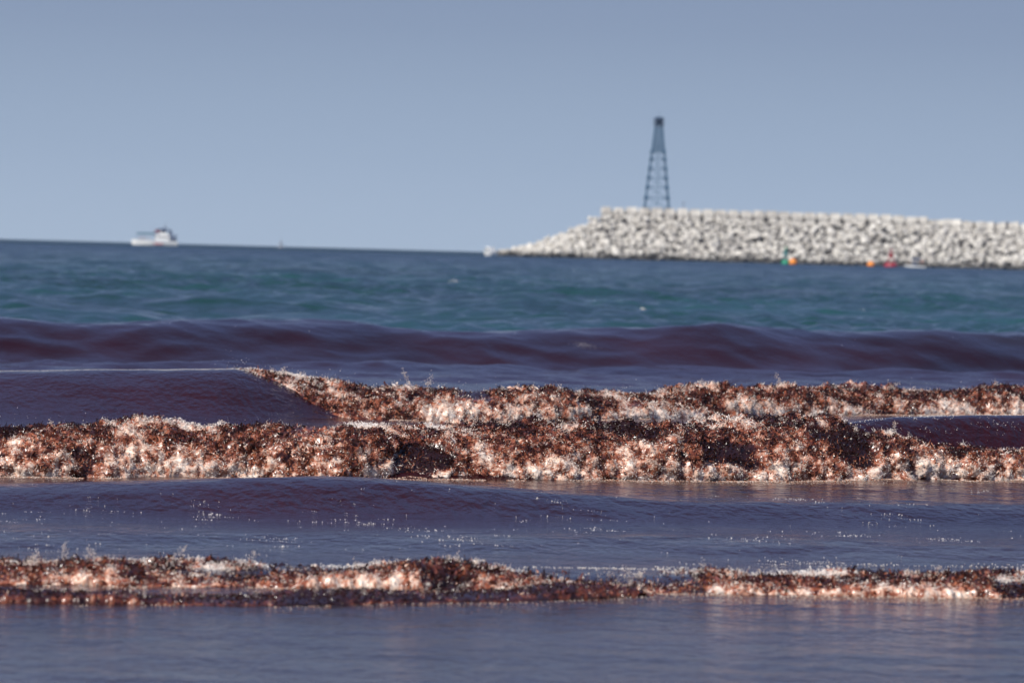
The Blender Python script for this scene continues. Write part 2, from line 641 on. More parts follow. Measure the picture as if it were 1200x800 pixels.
def breaker(tagname, prm, n_el, size, froth_low, lab_mass, lab_weed, lab_foam, froth_bias=0.0, crest_froth=0.0, seed=0, xtra=None, fscale=1.0):
    X, PH, P, N, m, w1, c1, w2, big, pit = roll(**prm)
    r, c = X.shape
    hrel = np.sin(np.minimum(PH, math.pi / 2))
    # underlying matted weed
    lumpv = rng_lump[c1] - 0.5

    def field(x, y, z, h, lump, pt, ww):
        q_ = fscale
        patch = fbm(x * 3.2 * q_ + seed, y * 2.0 * q_, z * 5.0 * q_, 3)
        fine = fbm(x * 12 * q_ + seed, y * 10 * q_, z * 15 * q_, 4, 0.7) * 0.85
        v = froth_bias + 0.70 * sstep(froth_low + 0.42, froth_low - 0.15, h) + 0.30 / q_ ** 1.6 * sstep(0.36, 0.1, h) - 0.16 * sstep(0.55, 0.95, h) + 0.80 * patch + 1.15 * fine + 0.5 * lump
        v = v + crest_froth * sstep(0.9, 1.0, h) * (0.3 + 2 * patch) - 1.4 * pt - 0.5 * (ww > 0.75)
        if xtra is not None: v = v + xtra(x)
        return v
    fm = field(P[..., 0], P[..., 1], P[..., 2], hrel, lumpv, pit, w1).ravel()
    fm = fm - 0.8 * bare(P[..., 0], P[..., 2], hrel, off=prm['off']).ravel()
    sp_ = P.reshape(-1, 3)
    tone = 0.36 + 0.27 * fm + 0.22 * perlin(sp_[:, 0] * 55, sp_[:, 1] * 55, sp_[:, 2] * 55) + 0.15 * perlin(sp_[:, 0] * 24, sp_[:, 1] * 24, sp_[:, 2] * 24) + 0.3 * (0.7 - w2.ravel()) - 0.4 * pit.ravel()  # shade of the hollows is put into the colour: darker in pits
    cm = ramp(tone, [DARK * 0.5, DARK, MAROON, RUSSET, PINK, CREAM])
    f = grid_faces(r, c)
    keep = (m.ravel()[f].max(axis=1) > 0.02)
    o = mesh_obj('matted_seaweed', P.reshape(-1, 3), f[keep], M_MASS, None, True, cm)
    tag(o, lab_mass, 'seaweed', None, 'stuff')
    # pick random places on the surface, area weighted
    A = np.linalg.norm(np.cross(P[1:, :-1] - P[:-1, :-1], P[:-1, 1:] - P[:-1, :-1]), axis=-1)
    vis = (PH[:-1, :-1] < math.pi * 0.66) + 0.35
    bald = bare(P[..., 0], P[..., 2], hrel, off=prm['off'])
    wgt = (A * m[:-1, :-1] * vis * (1 - 0.93 * bald[:-1, :-1])).ravel()
    idx = rng.choice(len(wgt), n_el, p=wgt / wgt.sum())
    i, j = idx // (c - 1), idx % (c - 1)
    a, b = rng.random((2, n_el, 1))
    p = P[i, j] * (1 - a) * (1 - b) + P[i + 1, j] * a * (1 - b) + P[i, j + 1] * (1 - a) * b + P[i + 1, j + 1] * a * b
    nn = N[i, j]
    h = hrel[i, j]
    back = PH[i, j] > math.pi / 2
    x, y, z = p.T
    lump = rng_lump[c1[i, j]] - 0.5
    fs = field(x, y, z, h, lump, pit[i, j], w1[i, j])
    fs += 0.15 * rng.normal(size=n_el) + 0.9 * (rng.random(n_el) < 0.06) - 0.9 * (rng.random(n_el) < 0.10)
    isf = fs > 0.46
    # weed
    wi = np.where(~isf)[0]
    tw = 0.47 - 0.22 * sstep(.3, .95, h[wi]) + 0.45 * fs[wi] + 0.28 * rng.normal(size=len(wi)) + 0.35 * lump[wi]
    cw = ramp(tw, [DARK * .7, DARK, MAROON, RUSSET, ORANGE, PINK]) * (0.75 + 0.5 * rng.random((len(wi), 1)))
    pw = p[wi] + nn[wi] * (size * 1.1 * rng.random((len(wi), 1)) ** 1.5 + 0.001)
    sw = size * (0.7 + 1.6 * rng.random(len(wi)) ** 2.2)
    kt = rng.random(len(wi)) < 0.35
    v = join([scatter(T_FROND, pw[~kt], sw[~kt], cw[~kt]), scatter(T_THREAD, pw[kt], sw[kt] * 1.4, cw[kt])])
    o = mesh_obj('seaweed_fronds', v[0], v[1], M_WEED, None, False, v[2])
    tag(o, lab_weed, 'seaweed', None, 'stuff')
    # froth
    fi = np.where(isf)[0]
    tf_ = 0.55 + 0.5 * (fs[fi] - 0.6) + 0.22 * rng.normal(size=len(fi)) + 0.25 * back[fi]
    cf = ramp(tf_, [ORANGE, PINK, CREAM, CREAM, WHITE])
    pf = p[fi] + nn[fi] * (size * 1.6 * rng.random((len(fi), 1)) ** 1.3 + 0.002)
    sf = size * (0.28 + 0.8 * rng.random(len(fi)) ** 2)
    k = rng.random(len(fi))
    k1, k2, k3 = k < 0.15, (k >= 0.15) & (k < 0.6), k >= 0.6
    parts = [scatter(T_BLOB, pf[k1], sf[k1] * .8, cf[k1]), scatter(T_CHIP, pf[k2], sf[k2] * 1.1, cf[k2]), scatter(T_THREAD, pf[k3], sf[k3] * 1.8, cf[k3])]
    nfr = n_el // 9
    k0 = rng.random(nfr)
    xf = rng.uniform(prm['x0'], prm['x1'], nfr)
    okf = (prm['phi_lo'](xf) < 0.05) & (perlin(xf * 1.4, seed + 3.3) + 0.7 * perlin(xf * 6, seed + 1.3) > -0.25)
    xf, k0 = xf[okf], k0[okf]
    yf = 0.10 * perlin(xf * 2.5, seed + .7) - 0.03 + prm['base'](xf) + 0.03 - 0.5 * k0 ** 3 - 0.05
    parts.append(scatter(T_CHIP, np.column_stack([xf, yf, sea_z(xf, yf) + 0.001]), size * (0.3 + 0.9 * rng.random(len(xf))) * (1 - 0.6 * k0), ramp(rng.random(len(xf)), [RUSSET, ORANGE, PINK, CREAM, CREAM])))
    # ragged splashes thrown up from the crest
    crest = np.where((h > 0.93) & ~back)[0]
    cs = crest[rng.random(len(crest)) < 0.02]
    rng.shuffle(cs)
    if len(cs):
        spl = []
        for qi, q in enumerate(cs[:90]):
            hgt = (abs(rng.normal()) * size * 1.7 + size) * (2.3 if qi < 14 else 1)
            nk = int(14 + hgt / size * 7)
            t = rng.random((nk, 1))
            d = np.array([rng.normal() * 0.5, -0.1, 1.0])
            spl.append(p[q] + d * t * hgt + rng.normal(size=(nk, 3)) * size * 1.1 * (1 - 0.3 * t))
        spl = np.concatenate(spl)
        parts.append(scatter(T_BLOB, spl, size * (0.25 + 0.5 * rng.random(len(spl))), ramp(0.45 + 0.5 * rng.random(len(spl)), [RUSSET, PINK, CREAM, WHITE])))
    v = join(parts)
    o = mesh_obj('sea_foam', v[0], v[1], M_FROTH, None, False, v[2])
    tag(o, lab_foam, 'foam', None, 'stuff')
    return P, m, PH


const = lambda v: (lambda X: np.full_like(X, v))

# main breaker in focus
B_roll_H = keys([-600, 0, 150, 300, 450, 520, 620, 700, 800, 900, 1000, 1060, 1120, 1200, 1800],
                [.24, .235, .23, .225, .24, .225, .265, .24, .26, .28, .29, .24, .19, .17, .2], [yB] * 15)
B_roll_D = keys([-600, 0, 1000, 1100, 1800], [.55, .55, .55, .34, .34], [yB] * 5)
breaker('main', dict(x0=-4.2, x1=4.6, step=0.0075, nphi=120, base=lambda X: B_base(X) + 0.10 * perlin(X * 1.1, 5.5) + 0.06 * perlin(X * 4.1, 2.5), D=B_roll_D, H=lambda X: B_roll_H(X) + 0.022 * fbm(X * 1.9, 6.6, 0, 3), q=0.85, Db=0.8,
                     phi_lo=const(-1.0), phi_hi=const(9.0), knob=0.085, lift=0.012, off=3.0),
        165000, 0.0090, 0.30,
        'lumpy dark red brown weed mat under the tall sharp breaker in the middle',
        'curly russet and maroon seaweed scraps churned in the tall breaker in the middle',
        'pink and white froth along the foot and crest of the tall middle breaker', 0.08, 1.1, 0)

# second breaker, breaking from its crest at the left
C_lo = keys([-600, 262, 300, 340, 380, 420, 460, 500, 1800], [9, 1.9, 1.45, 1.22, .9, .5, .15, -1, -1], [yC] * 9)
breaker('second', dict(x0=-2.4, x1=5.6, step=0.009, nphi=100, base=lambda X: C_crest(X) - C_D(X) + 0.04 * perlin(X * 1.5, 8.5), D=C_D,
                       H=lambda X: C_H(X) + 0.012 + 0.018 * fbm(X * 1.9, 1.5, 0, 3) * sstep(-1.6, -.6, X), q=1.0, Db=0.8,
                       phi_lo=C_lo, phi_hi=keys([-600, 300, 500, 1800], [1.75, 1.8, 2.2, 2.2], [yC] * 4), knob=0.10, lift=0.012, off=21.0, follow=lambda X: sstep(-1.1, -0.3, X),
                       amp=lambda X: 0.10 + 0.90 * sstep(-2.1, -1.0, X)),
        95000, 0.0122, 0.42,
        'dark weed mat under the second breaker behind the tall one',
        'dark maroon seaweed lumps tumbling over the crest of the second breaker',
        'pinkish froth spilling down the second breaker behind the tall one', 0.10, 0.4, 40, xtra=lambda x: 0.6 * sstep(-0.9, -1.7, x))

# near small breaker, out of focus
A_H = lambda X: 0.038 + 0.02 * perlin(X * 1.3, 4.2)
breaker('near', dict(x0=-2.9, x1=3.3, step=0.007, nphi=64, base=lambda X: A_base(X) + 0.10 + 0.10 * perlin(X * 1.1, 6.1) + 0.07 * perlin(X * 4.7, 2.1), D=0.42, H=A_H, q=0.9, Db=0.5,
                     phi_lo=const(-1.0), phi_hi=const(2.5), knob=0.045, lift=0.002, off=50.0),
        60000, 0.0085, 0.22,
        'low dark weed mat of the small ripple breaker nearest the beach',
        'blurred orange brown seaweed bits in the small breaker nearest the beach',
        'white froth specks in the small blurred breaker nearest the beach', 0.0, 1.3, 80, fscale=1.8)
# its thin front lip at the left
E_base = keys([-600, 0, 300, 600, 760, 1800], [19.4, 19.55, 19.75, 20.35, 20.9, 23], [19.5] * 6)
E_H = keys([-600, 0, 300, 650, 760, 800, 1800], [.002, .003, .022, .03, .01, -.05, -.05], [19.5] * 7)
breaker('lip', dict(x0=-2.7, x1=0.55, step=0.008, nphi=30, base=E_base, D=0.2, H=E_H, q=1.0, Db=0.25,
                    phi_lo=const(-1.0), phi_hi=const(2.5), knob=0.018, lift=0.0, off=70.0),
        12000, 0.0062, 0.1,
        'flat dark weed line just in front of the nearest small breaker at the left',
        'dark brown seaweed scraps on the thin front lip at the lower left',
        'sparse white froth on the thin front lip at the lower left', -0.5, 0.1, 120, xtra=lambda x: -0.5, fscale=1.8)


def ground_z(x, y):
    return sea_z(np.asarray(x, float), np.asarray(y, float))


# white flecks standing in for sun glints, froth streaks, bubbles and flying drops
def flecks():
    parts = []
    cl = []
    spots = [(165, 585, 40), (70, 640, 60), (330, 640, 30), (100, 600, 30), (650, 605, 45), (560, 640, 50), (930, 600, 25), (880, 640, 60),
             (1060, 612, 25), (1120, 640, 30), (760, 560, 40), (1150, 575, 30), (420, 612, 30), (20, 612, 30), (240, 603, 30), (700, 622, 40), (1000, 630, 30), (490, 628, 30)]
    for px, py, w in spots:
        hy = 280 + 0.0268 * px
        Y = 8333 / (py - hy)
        X = (px - 600) / F * Y
        for k in range(rnd.randint(9, 20)):
            cl.append((X + rnd.gauss(0, w * 0.6) / F * Y, Y + rnd.gauss(0, 0.28), rnd.uniform(0.3, 1)))
    for k in range(500):
        Y = rnd.uniform(21.8, 30.3)
        cl.append((rnd.uniform(-0.1, 0.1) * Y, Y, rnd.uniform(0.1, 0.6)))
    cl = np.array(cl)
    P = []
    S = []
    for x, y, s in cl:
        n = 1 + int(s * s * 9)
        q = np.stack([x + rng.normal(size=n) * 0.035, y + rng.normal(size=n) * 0.01], -1)
        P.append(q); S.append(np.full(n, 0.0022 + 0.0035 * s) * (0.25 + 1.3 * rng.random(n) ** 2))
    P = np.concatenate(P); S = np.concatenate(S)
    z = ground_z(P[:, 0], P[:, 1]) - 0.0002
    parts.append(scatter(T_BLOB, np.column_stack([P, z]), S, ramp(0.6 + 0.4 * rng.random(len(P)), [CREAM, WHITE, WHITE])))  # sun glints on the water, put in as white blobs
    # streaks of froth lying behind the main crest and behind the near breaker
    for (xa, xb, fn, dd, n, sz) in ((-3.2, -0.9, B_base, 1.7, 4200, .008), (-3.2, 3.2, B_base, 1.3, 2600, .008), (-2.4, 2.8, A_base, 1.1, 1500, .0055), (0.6, 2.6, A_base, 1.9, 1500, .005)):
        x = rng.uniform(xa, xb, n * 3)
        y = fn(x) + dd + rng.normal(size=n * 3) * 0.35
        k = perlin(x * 1.1 + 9, y * 3.2, 3) + 0.6 * perlin(x * 5, y * 11, 1) > 0.34
        x, y = x[k][:n], y[k][:n]
        z = ground_z(x, y) + 0.003
        parts.append(scatter(T_BLOB, np.column_stack([x, y, z]), sz * (0.4 + rng.random(len(x))), ramp(0.3 + 0.7 * rng.random(len(x)), [PINK, CREAM, WHITE, WHITE])))
    # bubbles clinging to the smooth dark shoulder at the right
    x = rng.uniform(2.0, 3.6, 900)
    y = B_base(x) + rng.uniform(0.45, 1.0, 900)
    k = perlin(x * 5, y * 9, 2) > 0.0
    x, y = x[k], y[k]
    parts.append(scatter(T_BLOB, np.column_stack([x, y, sea_z(x, y)]), 0.003 + 0.005 * rng.random(len(x)) ** 3, np.tile(WHITE, (len(x), 1))))
    # bright thin rim on the unbroken crest at the left
    x = rng.uniform(-4.2, -1.95, 2200)
    y = C_crest(x) - 0.10 * perlin(x * 0.6, 9.1) + rng.normal(size=len(x)) * 0.012
    parts.append(scatter(T_BLOB, np.column_stack([x, y, ground_z(x, y) + 0.001]), 0.002 + 0.0022 * rng.random(len(x)), np.tile(WHITE, (len(x), 1))))
    v = join(parts)
    o = mesh_obj('froth_and_glint_flecks', v[0], v[1], M_FROTH, None, False, v[2])
    tag(o, 'scattered white flecks standing in for sun glints, and thin streaks of froth between the breakers', 'foam', None, 'stuff')
    # drops in the air
    P = []
    for k in range(330):
        X = rnd.uniform(-3.0, 3.2)
        P.append((X, B_base(X) + rnd.uniform(0, 0.8), B_roll_H(X) + abs(rnd.gauss(0, 0.05)) + 0.02, 1))
    for k in range(420):
        X = rnd.uniform(-2.2, 4.8)
        P.append((X, C_crest(X) + rnd.uniform(-0.5, 0.3), C_H(X) + abs(rnd.gauss(0, 0.055)) + 0.03, 1.2))
    for k in range(40):
        X = rnd.uniform(-6, 6)
        P.append((X, 60 + rnd.uniform(-2, 3), 0.35 + abs(rnd.gauss(0, 0.09)), 1.4))
    P = np.array(P, float)
    v = scatter(T_BLOB, P[:, :3], (0.002 + 0.005 * rng.random(len(P)) ** 3) * P[:, 3], np.tile(WHITE, (len(P), 1)))
    o = mesh_obj('spray_drops', v[0], v[1], M_DROP, None, False, v[2])
    tag(o, 'tiny bright drops of spray flying above the breaker crests', 'spray', None, 'stuff')


flecks()


def whitecaps():
    parts = []
    for px, py, w, hh in ((988, 361, 15, 3.0), (1012, 363, 6, 1.5), (530, 332, 6, 2), (297, 308, 8, 2), (670, 318, 5, 2), (450, 347, 3, 2), (116, 350, 3, 2), (180, 326, 2, 2),
                      (694, 359, 4, 2), (752, 363, 3, 2), (922, 332, 6, 1.5), (684, 391, 16, 1), (10, 384, 8, 2), (560, 308, 4, 1.5), (842, 330, 3, 2), (428, 300, 4, 1.3), (240, 342, 2, 2)):
        hy = 280 + 0.0268 * px
        Y = 7700 / (py - hy) if py < 380 else 62.3
        X = (px - 600) / F * Y
        n = int(60 + w * 14)
        x = X + rng.normal(size=n) * w / F * Y * 0.5
        s = hh / F * Y * 0.5
        y = Y + rng.normal(size=n) * (0.4 if py < 370 else 0.06)
        z = sea_z(x, y) + s * rng.random(n) * np.exp(-((x - X) / (w / F * Y)) ** 2)
        parts.append(scatter(T_BLOB, np.column_stack([x, y, z]), s * (0.3 + 0.5 * rng.random(n)), np.tile(WHITE, (n, 1))))
    v = join(parts)
    o = mesh_obj('whitecaps', v[0], v[1], M_FROTH, None, False, v[2])
    tag(o, 'small scattered whitecaps on the blue green sea beyond the red water', 'foam', None, 'stuff')


whitecaps()

# ------------------------------------------------------------------ breakwater
BW_Y = 1736.0
SC = BW_Y / F                          # metres per photo pixel there


def concrete_material():
    m, nt, b, out = new_mat('weathered_concrete')
    L = nt.links
    tc = nt.nodes.new('ShaderNodeTexCoord')
    geo = nt.nodes.new('ShaderNodeNewGeometry')
    oi = nt.nodes.new('ShaderNodeObjectInfo')
    nz = nt.nodes.new('ShaderNodeTexNoise')
    nz.inputs['Scale'].default_value = 0.35
    nz.inputs['Detail'].default_value = 6
    L.new(geo.outputs['Position'], nz.inputs['Vector'])
    r = nt.nodes.new('ShaderNodeValToRGB')
    r.color_ramp.elements[0].position = 0.32
    r.color_ramp.elements[0].color = (0.36, 0.335, 0.30, 1)
    r.color_ramp.elements[1].position = 0.62
    r.color_ramp.elements[1].color = (0.66, 0.63, 0.57, 1)
    L.new(nz.outputs[0], r.inputs[0])
    sep = nt.nodes.new('ShaderNodeSeparateXYZ')
    L.new(geo.outputs['Position'], sep.inputs[0])
    n2 = nt.nodes.new('ShaderNodeTexNoise')
    n2.inputs['Scale'].default_value = 0.25
    L.new(geo.outputs['Position'], n2.inputs['Vector'])
    hgt = math_node(nt, 'MULTIPLY_ADD', n2.outputs[0], -3.2, sep.outputs['Z'])
    mr = nt.nodes.new('ShaderNodeMapRange')
    mr.inputs['From Min'].default_value = -0.9
    mr.inputs['From Max'].default_value = 0.7
    L.new(hgt, mr.inputs['Value'])
    mx = nt.nodes.new('ShaderNodeMix')
    mx.data_type = 'RGBA'
    mx.inputs[6].default_value = (0.035, 0.035, 0.035, 1)
    L.new(mr.outputs[0], mx.inputs[0])
    L.new(r.outputs[0], mx.inputs[7])
    L.new(mx.outputs[2], b.inputs['Base Color'])
    b.inputs['Roughness'].default_value = 0.85
    return m


M_CONC = concrete_material()
M_CORE = plain('gap_shade_core_rock', (0.07, 0.065, 0.065), 0.9, 0.3, 0.4)  # core rock coloured extra dark to paint shade into the gaps between units


def tetrapod():
    mb = MB()
    dirs = [Vector((0, 0, 1)), Vector((0.943, 0, -0.333)), Vector((-0.471, 0.816, -0.333)), Vector((-0.471, -0.816, -0.333))]
    for d in dirs:
        mb.bar(d * -0.15, d * 1.0, 0.50, 5, 0.30)
    return mb


def block_unit():
    """squat cube with chamfered corners and a notch in each side"""
    bm = bmesh.new()
    bmesh.ops.create_cube(bm, size=1.5)
    bmesh.ops.bevel(bm, geom=bm.edges[:], offset=0.22, segments=1, affect='EDGES')
    v = [tuple(x.co) for x in bm.verts]
    f = [tuple(q.index for q in p.verts) for p in bm.faces]
    bm.free()
    mb = MB()
    mb.add(v, f)
    return mb


bw = empty('breakwater', (0, BW_Y, 0))
tag(bw, 'long pale breakwater of heaped concrete units at the right under the lattice tower', 'breakwater')
XL = (588 - 600) * SC                  # toe at the left head
XC = (712 - 600) * SC                  # crest starts
XE = 420.0
ZC = 13.6


def bw_profile(x, s):
    """x along, s 0 toe .. 1 crest of slope: returns y offset and z"""
    k = 1.0 if x > XC else max(0.0, (x - XL) / (XC - XL))
    drop = 1.4 * float(sstep(112, 145, x))
    rise = 2.3 * float(sstep(XC - 16, XC, x)) * float(sstep(XC + 5, XC + 1, x)) * max(0, s - .55) / .4
    return s * 30 * k, (ZC - drop) * k * s + rise


# core mound
vs, fs = [], []
xs = [XL - 3] + list(np.linspace(XL, XC, 14)) + list(np.linspace(XC + 5, XE, 40))
for i, x in enumerate(xs):
    k = 1.0 if x > XC else max(0.0, (x - XL) / (XC - XL))
    zt = (ZC - 1.0 - 1.4 * float(sstep(112, 145, x))) * k
    for (yy, zz) in ((-4, -3), (30 * k - 1, zt - 0.2), (30 * k + 4, zt), (30 * k + 4.5, zt + 2.6 * (k == 1)), (30 * k + 13, zt + 2.6 * (k == 1)), (30 * k + 14 + 28 * k, -3)):
        vs.append((x, 1.5 + yy + (1 - k) * 14, zz + 0.3 * rnd.uniform(-1, 1) * (zz > 0)))
for i in range(len(xs) - 1):
    for j in range(5):
        a = i * 6 + j
        fs.append((a, a + 6, a + 7, a + 1))
mesh_obj('rubble_core', vs, fs, M_CORE, bw)

unit_meshes = []
for nm, mb, sc in (('armour_unit', tetrapod(), 1.3), ('armour_unit', block_unit(), 1.2)):
    mb.v = [tuple(c * sc for c in v) for v in mb.v]
    t = mb.build(nm, M_CONC, bw)
    t.location = (0, 0, -500)
    unit_meshes.append(t.data)
    bpy.data.objects.remove(t)
spots = []
x = XL - 1.5
while x < XE - 4:
    n = 15
    for j in range(n):
        s = 0.965 * j / n
        xx = x + rnd.uniform(-0.9, 0.9) + (1.0 if j % 2 else 0)
        yo, z = bw_profile(xx, s)
        k = 1.0 if xx > XC else max(0.0, (xx - XL) / (XC - XL))
        spots.append((xx, yo + (1 - k) * 14 + rnd.uniform(-0.8, 0.8) - 0.6, z + rnd.uniform(-0.9, 0.9) + 0.2))
    x += 2.0
# back side of the head, so it is a real mound
for k in range(120):
    a = rnd.uniform(0, 1)
    xx = XL + (XC - XL) * a
    spots.append((xx, 14 * (1 - a) + 44 * a + rnd.uniform(0, 16) * a, (ZC * a) * rnd.uniform(0.5, 1)))
vis = [p for p in spots if (590 - 600) * SC < p[0] < 157 and p[1] < 31]
vis_set = set()
rnd.shuffle(vis)
vis.sort(key=lambda p: p[2] > 9)
indiv = vis[:296]
ind_set = set(map(id, indiv))
for p in indiv:
    o = bpy.data.objects.new('armour_unit', unit_meshes[0 if rnd.random() < 0.55 else 1])
    COL.objects.link(o)
    o.parent = bw
    o.location = p
    o.rotation_euler = (rnd.uniform(0, 6.3), rnd.uniform(0, 6.3), rnd.uniform(0, 6.3))
    k = rnd.uniform(0.6, 1.15)
    o.scale = (k, k, k)
rest = MB()
uv = []
for me in unit_meshes:
    uv.append(([v.co.copy() for v in me.vertices], [tuple(p.vertices) for p in me.polygons]))
for p in spots:
    if id(p) in ind_set: continue
    v, f = uv[0 if rnd.random() < 0.55 else 1]
    M = Matrix.Translation(p) @ Euler((rnd.uniform(0, 6.3), rnd.uniform(0, 6.3), rnd.uniform(0, 6.3))).to_matrix().to_4x4() @ Matrix.Scale(rnd.uniform(0.6, 1.15), 4)
    rest.add([M @ q for q in v], f)
ro = rest.build('heaped_armour_units', M_CONC, bw)
ro['kind'] = 'stuff'
# crown row of big cast blocks
x = XC - 1.0
while x < 124:
    w = rnd.uniform(3.0, 3.4)
    mb = MB()
    mb.box((0, 0, 0.95), (w + .35, 5.0, 1.9), 0, 0.84)
    mb.box((0, 0.1, -1.0), (w * rnd.uniform(.6, .95), 4.9, 2.0), 0, 1.0)
    o = mb.build('crown_block', M_CONC, bw)
    o.location = (x, 31.5, ZC + 0.65 - 1.4 * float(sstep(112, 145, x)) + rnd.uniform(-0.15, 0.15))
    o.rotation_euler = (rnd.uniform(-.03, .03), rnd.uniform(-.03, .03), rnd.uniform(-.06, .06))
    x += 3.95
x = 126.5
while x < 260:
    o = bpy.data.objects.new('crown_block', bpy.data.objects['crown_block'].data)
    COL.objects.link(o)
    o.parent = bw
    o.location = (x, 33, ZC + 0.5 - 1.4 * float(sstep(112, 145, x)) + rnd.uniform(-0.45, 0.25))
    o.rotation_euler = (rnd.uniform(-.15, .15), rnd.uniform(-.15, .15), rnd.uniform(-.4, .4))
    x += 3.6

# ------------------------------------------------------------------ tower
M_TEAL = plain('teal_painted_steel', (0.03, 0.095, 0.17), 0.5, 0.2, 2.0)
M_TEALD = plain('dark_teal_steel', (0.012, 0.035, 0.075), 0.5, 0.2, 2.0)
TY = BW_Y + 45
tb = place(769.5, 244, TY)
TS = TY / F
top = place(771.5, 134, TY)
tw = empty('lattice_tower', (tb.x, TY, 13.0))
tag(tw, 'tall teal lattice beacon tower standing on the breakwater crest', 'tower')
TH = top.z - 13.0
WB, WT = 31 * TS, 7.5 * TS


def tower_w(z):
    return WB + (WT - WB) * min(1, z / (TH * 0.9))


def corner(sx, sy, z):
    w = tower_w(z) / 2
    return (sx * w, sy * w, z)


ZT = TH * 0.9
for sx, sy in ((-1, -1), (1, -1), (1, 1), (-1, 1)):
    mb = MB(); mb.bar(corner(sx, sy, 0), corner(sx, sy, ZT), 0.24)
    mb.build('leg', M_TEAL, tw)
lv = [TH * t for t in (0.10, 0.2, 0.30, 0.39, 0.48, 0.57, 0.64)]
cs4 = [(-1, -1), (1, -1), (1, 1), (-1, 1)]
for i, z in enumerate(lv):
    mb = MB()
    for a in range(4):
        p, q = cs4[a], cs4[(a + 1) % 4]
        mb.bar(corner(*p, z), corner(*q, z), 0.13)
    mb.build('horizontal_brace', M_TEAL, tw)
    for sx, sy in cs4:
        mb = MB()
        mb.box(corner(sx, sy, z), (1.0, 1.0, 0.9))
        mb.build('gusset_plate', M_TEAL, tw)
prev = 0
for z in lv[:]:
    mb = MB()
    for a in range(4):
        p, q = cs4[a], cs4[(a + 1) % 4]
        mb.bar(corner(*p, prev), corner(*q, z), 0.06)
        mb.bar(corner(*q, prev), corner(*p, z), 0.06)
    mb.build('cross_brace', M_TEAL, tw)
    prev = z
# slatted daymark panels on the upper third
for a in range(4):
    p, q = Vector(cs4[a]), Vector(cs4[(a + 1) % 4])
    mb = MB()
    z = TH * 0.64
    while z < ZT:
        w = tower_w(z) / 2 * 0.99
        mb.bar((p.x * w, p.y * w, z), (q.x * w, q.y * w, z), 0.16)
        z += 0.42
    o = mb.build('daymark_panel', M_TEAL, tw)
mb = MB(); mb.box((0, 0, ZT), (WT * 1.6, WT * 1.6, 0.4)); mb.build('gallery_platform', M_TEALD, tw)
mb = MB()
for a in range(4):
    p, q = Vector(cs4[a]) * WT * 0.76, Vector(cs4[(a + 1) % 4]) * WT * 0.76
    for z in (0.6, 1.1):
        mb.bar((p.x, p.y, ZT + z), (q.x, q.y, ZT + z), 0.05)
    mb.bar((p.x, p.y, ZT), (p.x, p.y, ZT + 1.1), 0.06)
mb.build('railing', M_TEALD, tw)
mb = MB(); mb.lathe((0, 0, ZT + 0.17), [(1.15, 0), (1.15, 1.2), (1.75, 1.25), (1.6, 1.8), (0.8, 2.2), (0.2, 2.3)], 10); mb.build('lantern_house', M_TEALD, tw)
mb = MB(); mb.bar((0, 0, ZT + 2.3), (0, 0, ZT + 4.2), 0.05); mb.build('lightning_rod', M_TEALD, tw)
mb = MB()
for k in range(52):
    mb.bar((-0.3, -tower_w(k * .45) / 2 - .1, 0.3 + k * 0.45), (0.3, -tower_w(k * .45) / 2 - .1, 0.3 + k * 0.45), 0.03)
mb.bar((-0.3, -WB / 2 - .1, 0), (-0.3, -tower_w(23.5) / 2 - .1, 23.5), 0.04)
mb.bar((0.3, -WB / 2 - .1, 0), (0.3, -tower_w(23.5) / 2 - .1, 23.5), 0.04)
mb.build('ladder', M_TEAL, tw)

# thin post on the crest, right of the tower
M_GREY = plain('grey_steel', (0.18, 0.2, 0.24), 0.5)
pp = place(801, 244, TY - 10)
po = empty('marker_post', (pp.x, TY - 10, ZC + 2))
tag(po, 'thin grey post on the breakwater crest just right of the lattice tower', 'post')
mb = MB(); mb.bar((0, 0, -1), (0, 0, 2.4), 0.13, 6); mb.build('pole', M_GREY, po)
mb = MB(); mb.box((0, 0, 2.6), (0.45, 0.45, 0.5)); mb.build('lamp_head', M_GREY, po)

# ------------------------------------------------------------------ buoys
M_ORANGE = plain('orange_float', (0.75, 0.24, 0.02), 0.4, 0.15)
M_RED = plain('red_buoy_paint', (0.28, 0.02, 0.035), 0.4, 0.15)
M_GREENB = plain('green_buoy_paint', (0.01, 0.25, 0.14), 0.45, 0.15)
M_GRB2 = plain('faded_green_steel', (0.08, 0.22, 0.22), 0.5, 0.15)
M_DK = plain('dark_rubber', (0.02, 0.02, 0.025), 0.6)
M_WHITE = plain('white_gelcoat', (0.86, 0.86, 0.84), 0.3, 0.03)
BY = 1400.0
BS = BY / F


def water_x(px, Y):
    hy = 280 + 0.0268 * px + 8333 / Y
    return place(px, hy, Y).x


def ball_buoy(px, r, label):
    o = empty('mooring_buoy', (water_x(px, BY), BY, 0))
    tag(o, label, 'buoy', 'round orange buoys')
    mb = MB()
    pr = [(r * math.cos(a), r * 0.55 + r * math.sin(a)) for a in np.linspace(-1.2, 1.45, 9)]
    mb.lathe((0, 0, 0), pr, 16)
    mb.build('float', M_ORANGE, o, True)
    mb = MB(); mb.lathe((0, 0, r * 0.35), [(r * 1.02, 0), (r * 1.04, 0.12), (r * 1.02, 0.24)], 16); mb.build('band', M_ORANGE, o)
    mb = MB(); mb.bar((0, 0, r * 1.5), (0, 0, r * 1.85), 0.09, 6); mb.bar((-.2, 0, r * 1.85), (.2, 0, r * 1.85), 0.07, 6); mb.build('lifting_eye', M_GREY, o)


ball_buoy(929, 1.05, 'round orange buoy beside the tall green buoy in front of the breakwater')
ball_buoy(1020.5, 0.95, 'round orange buoy alone left of the red buoy in front of the breakwater')


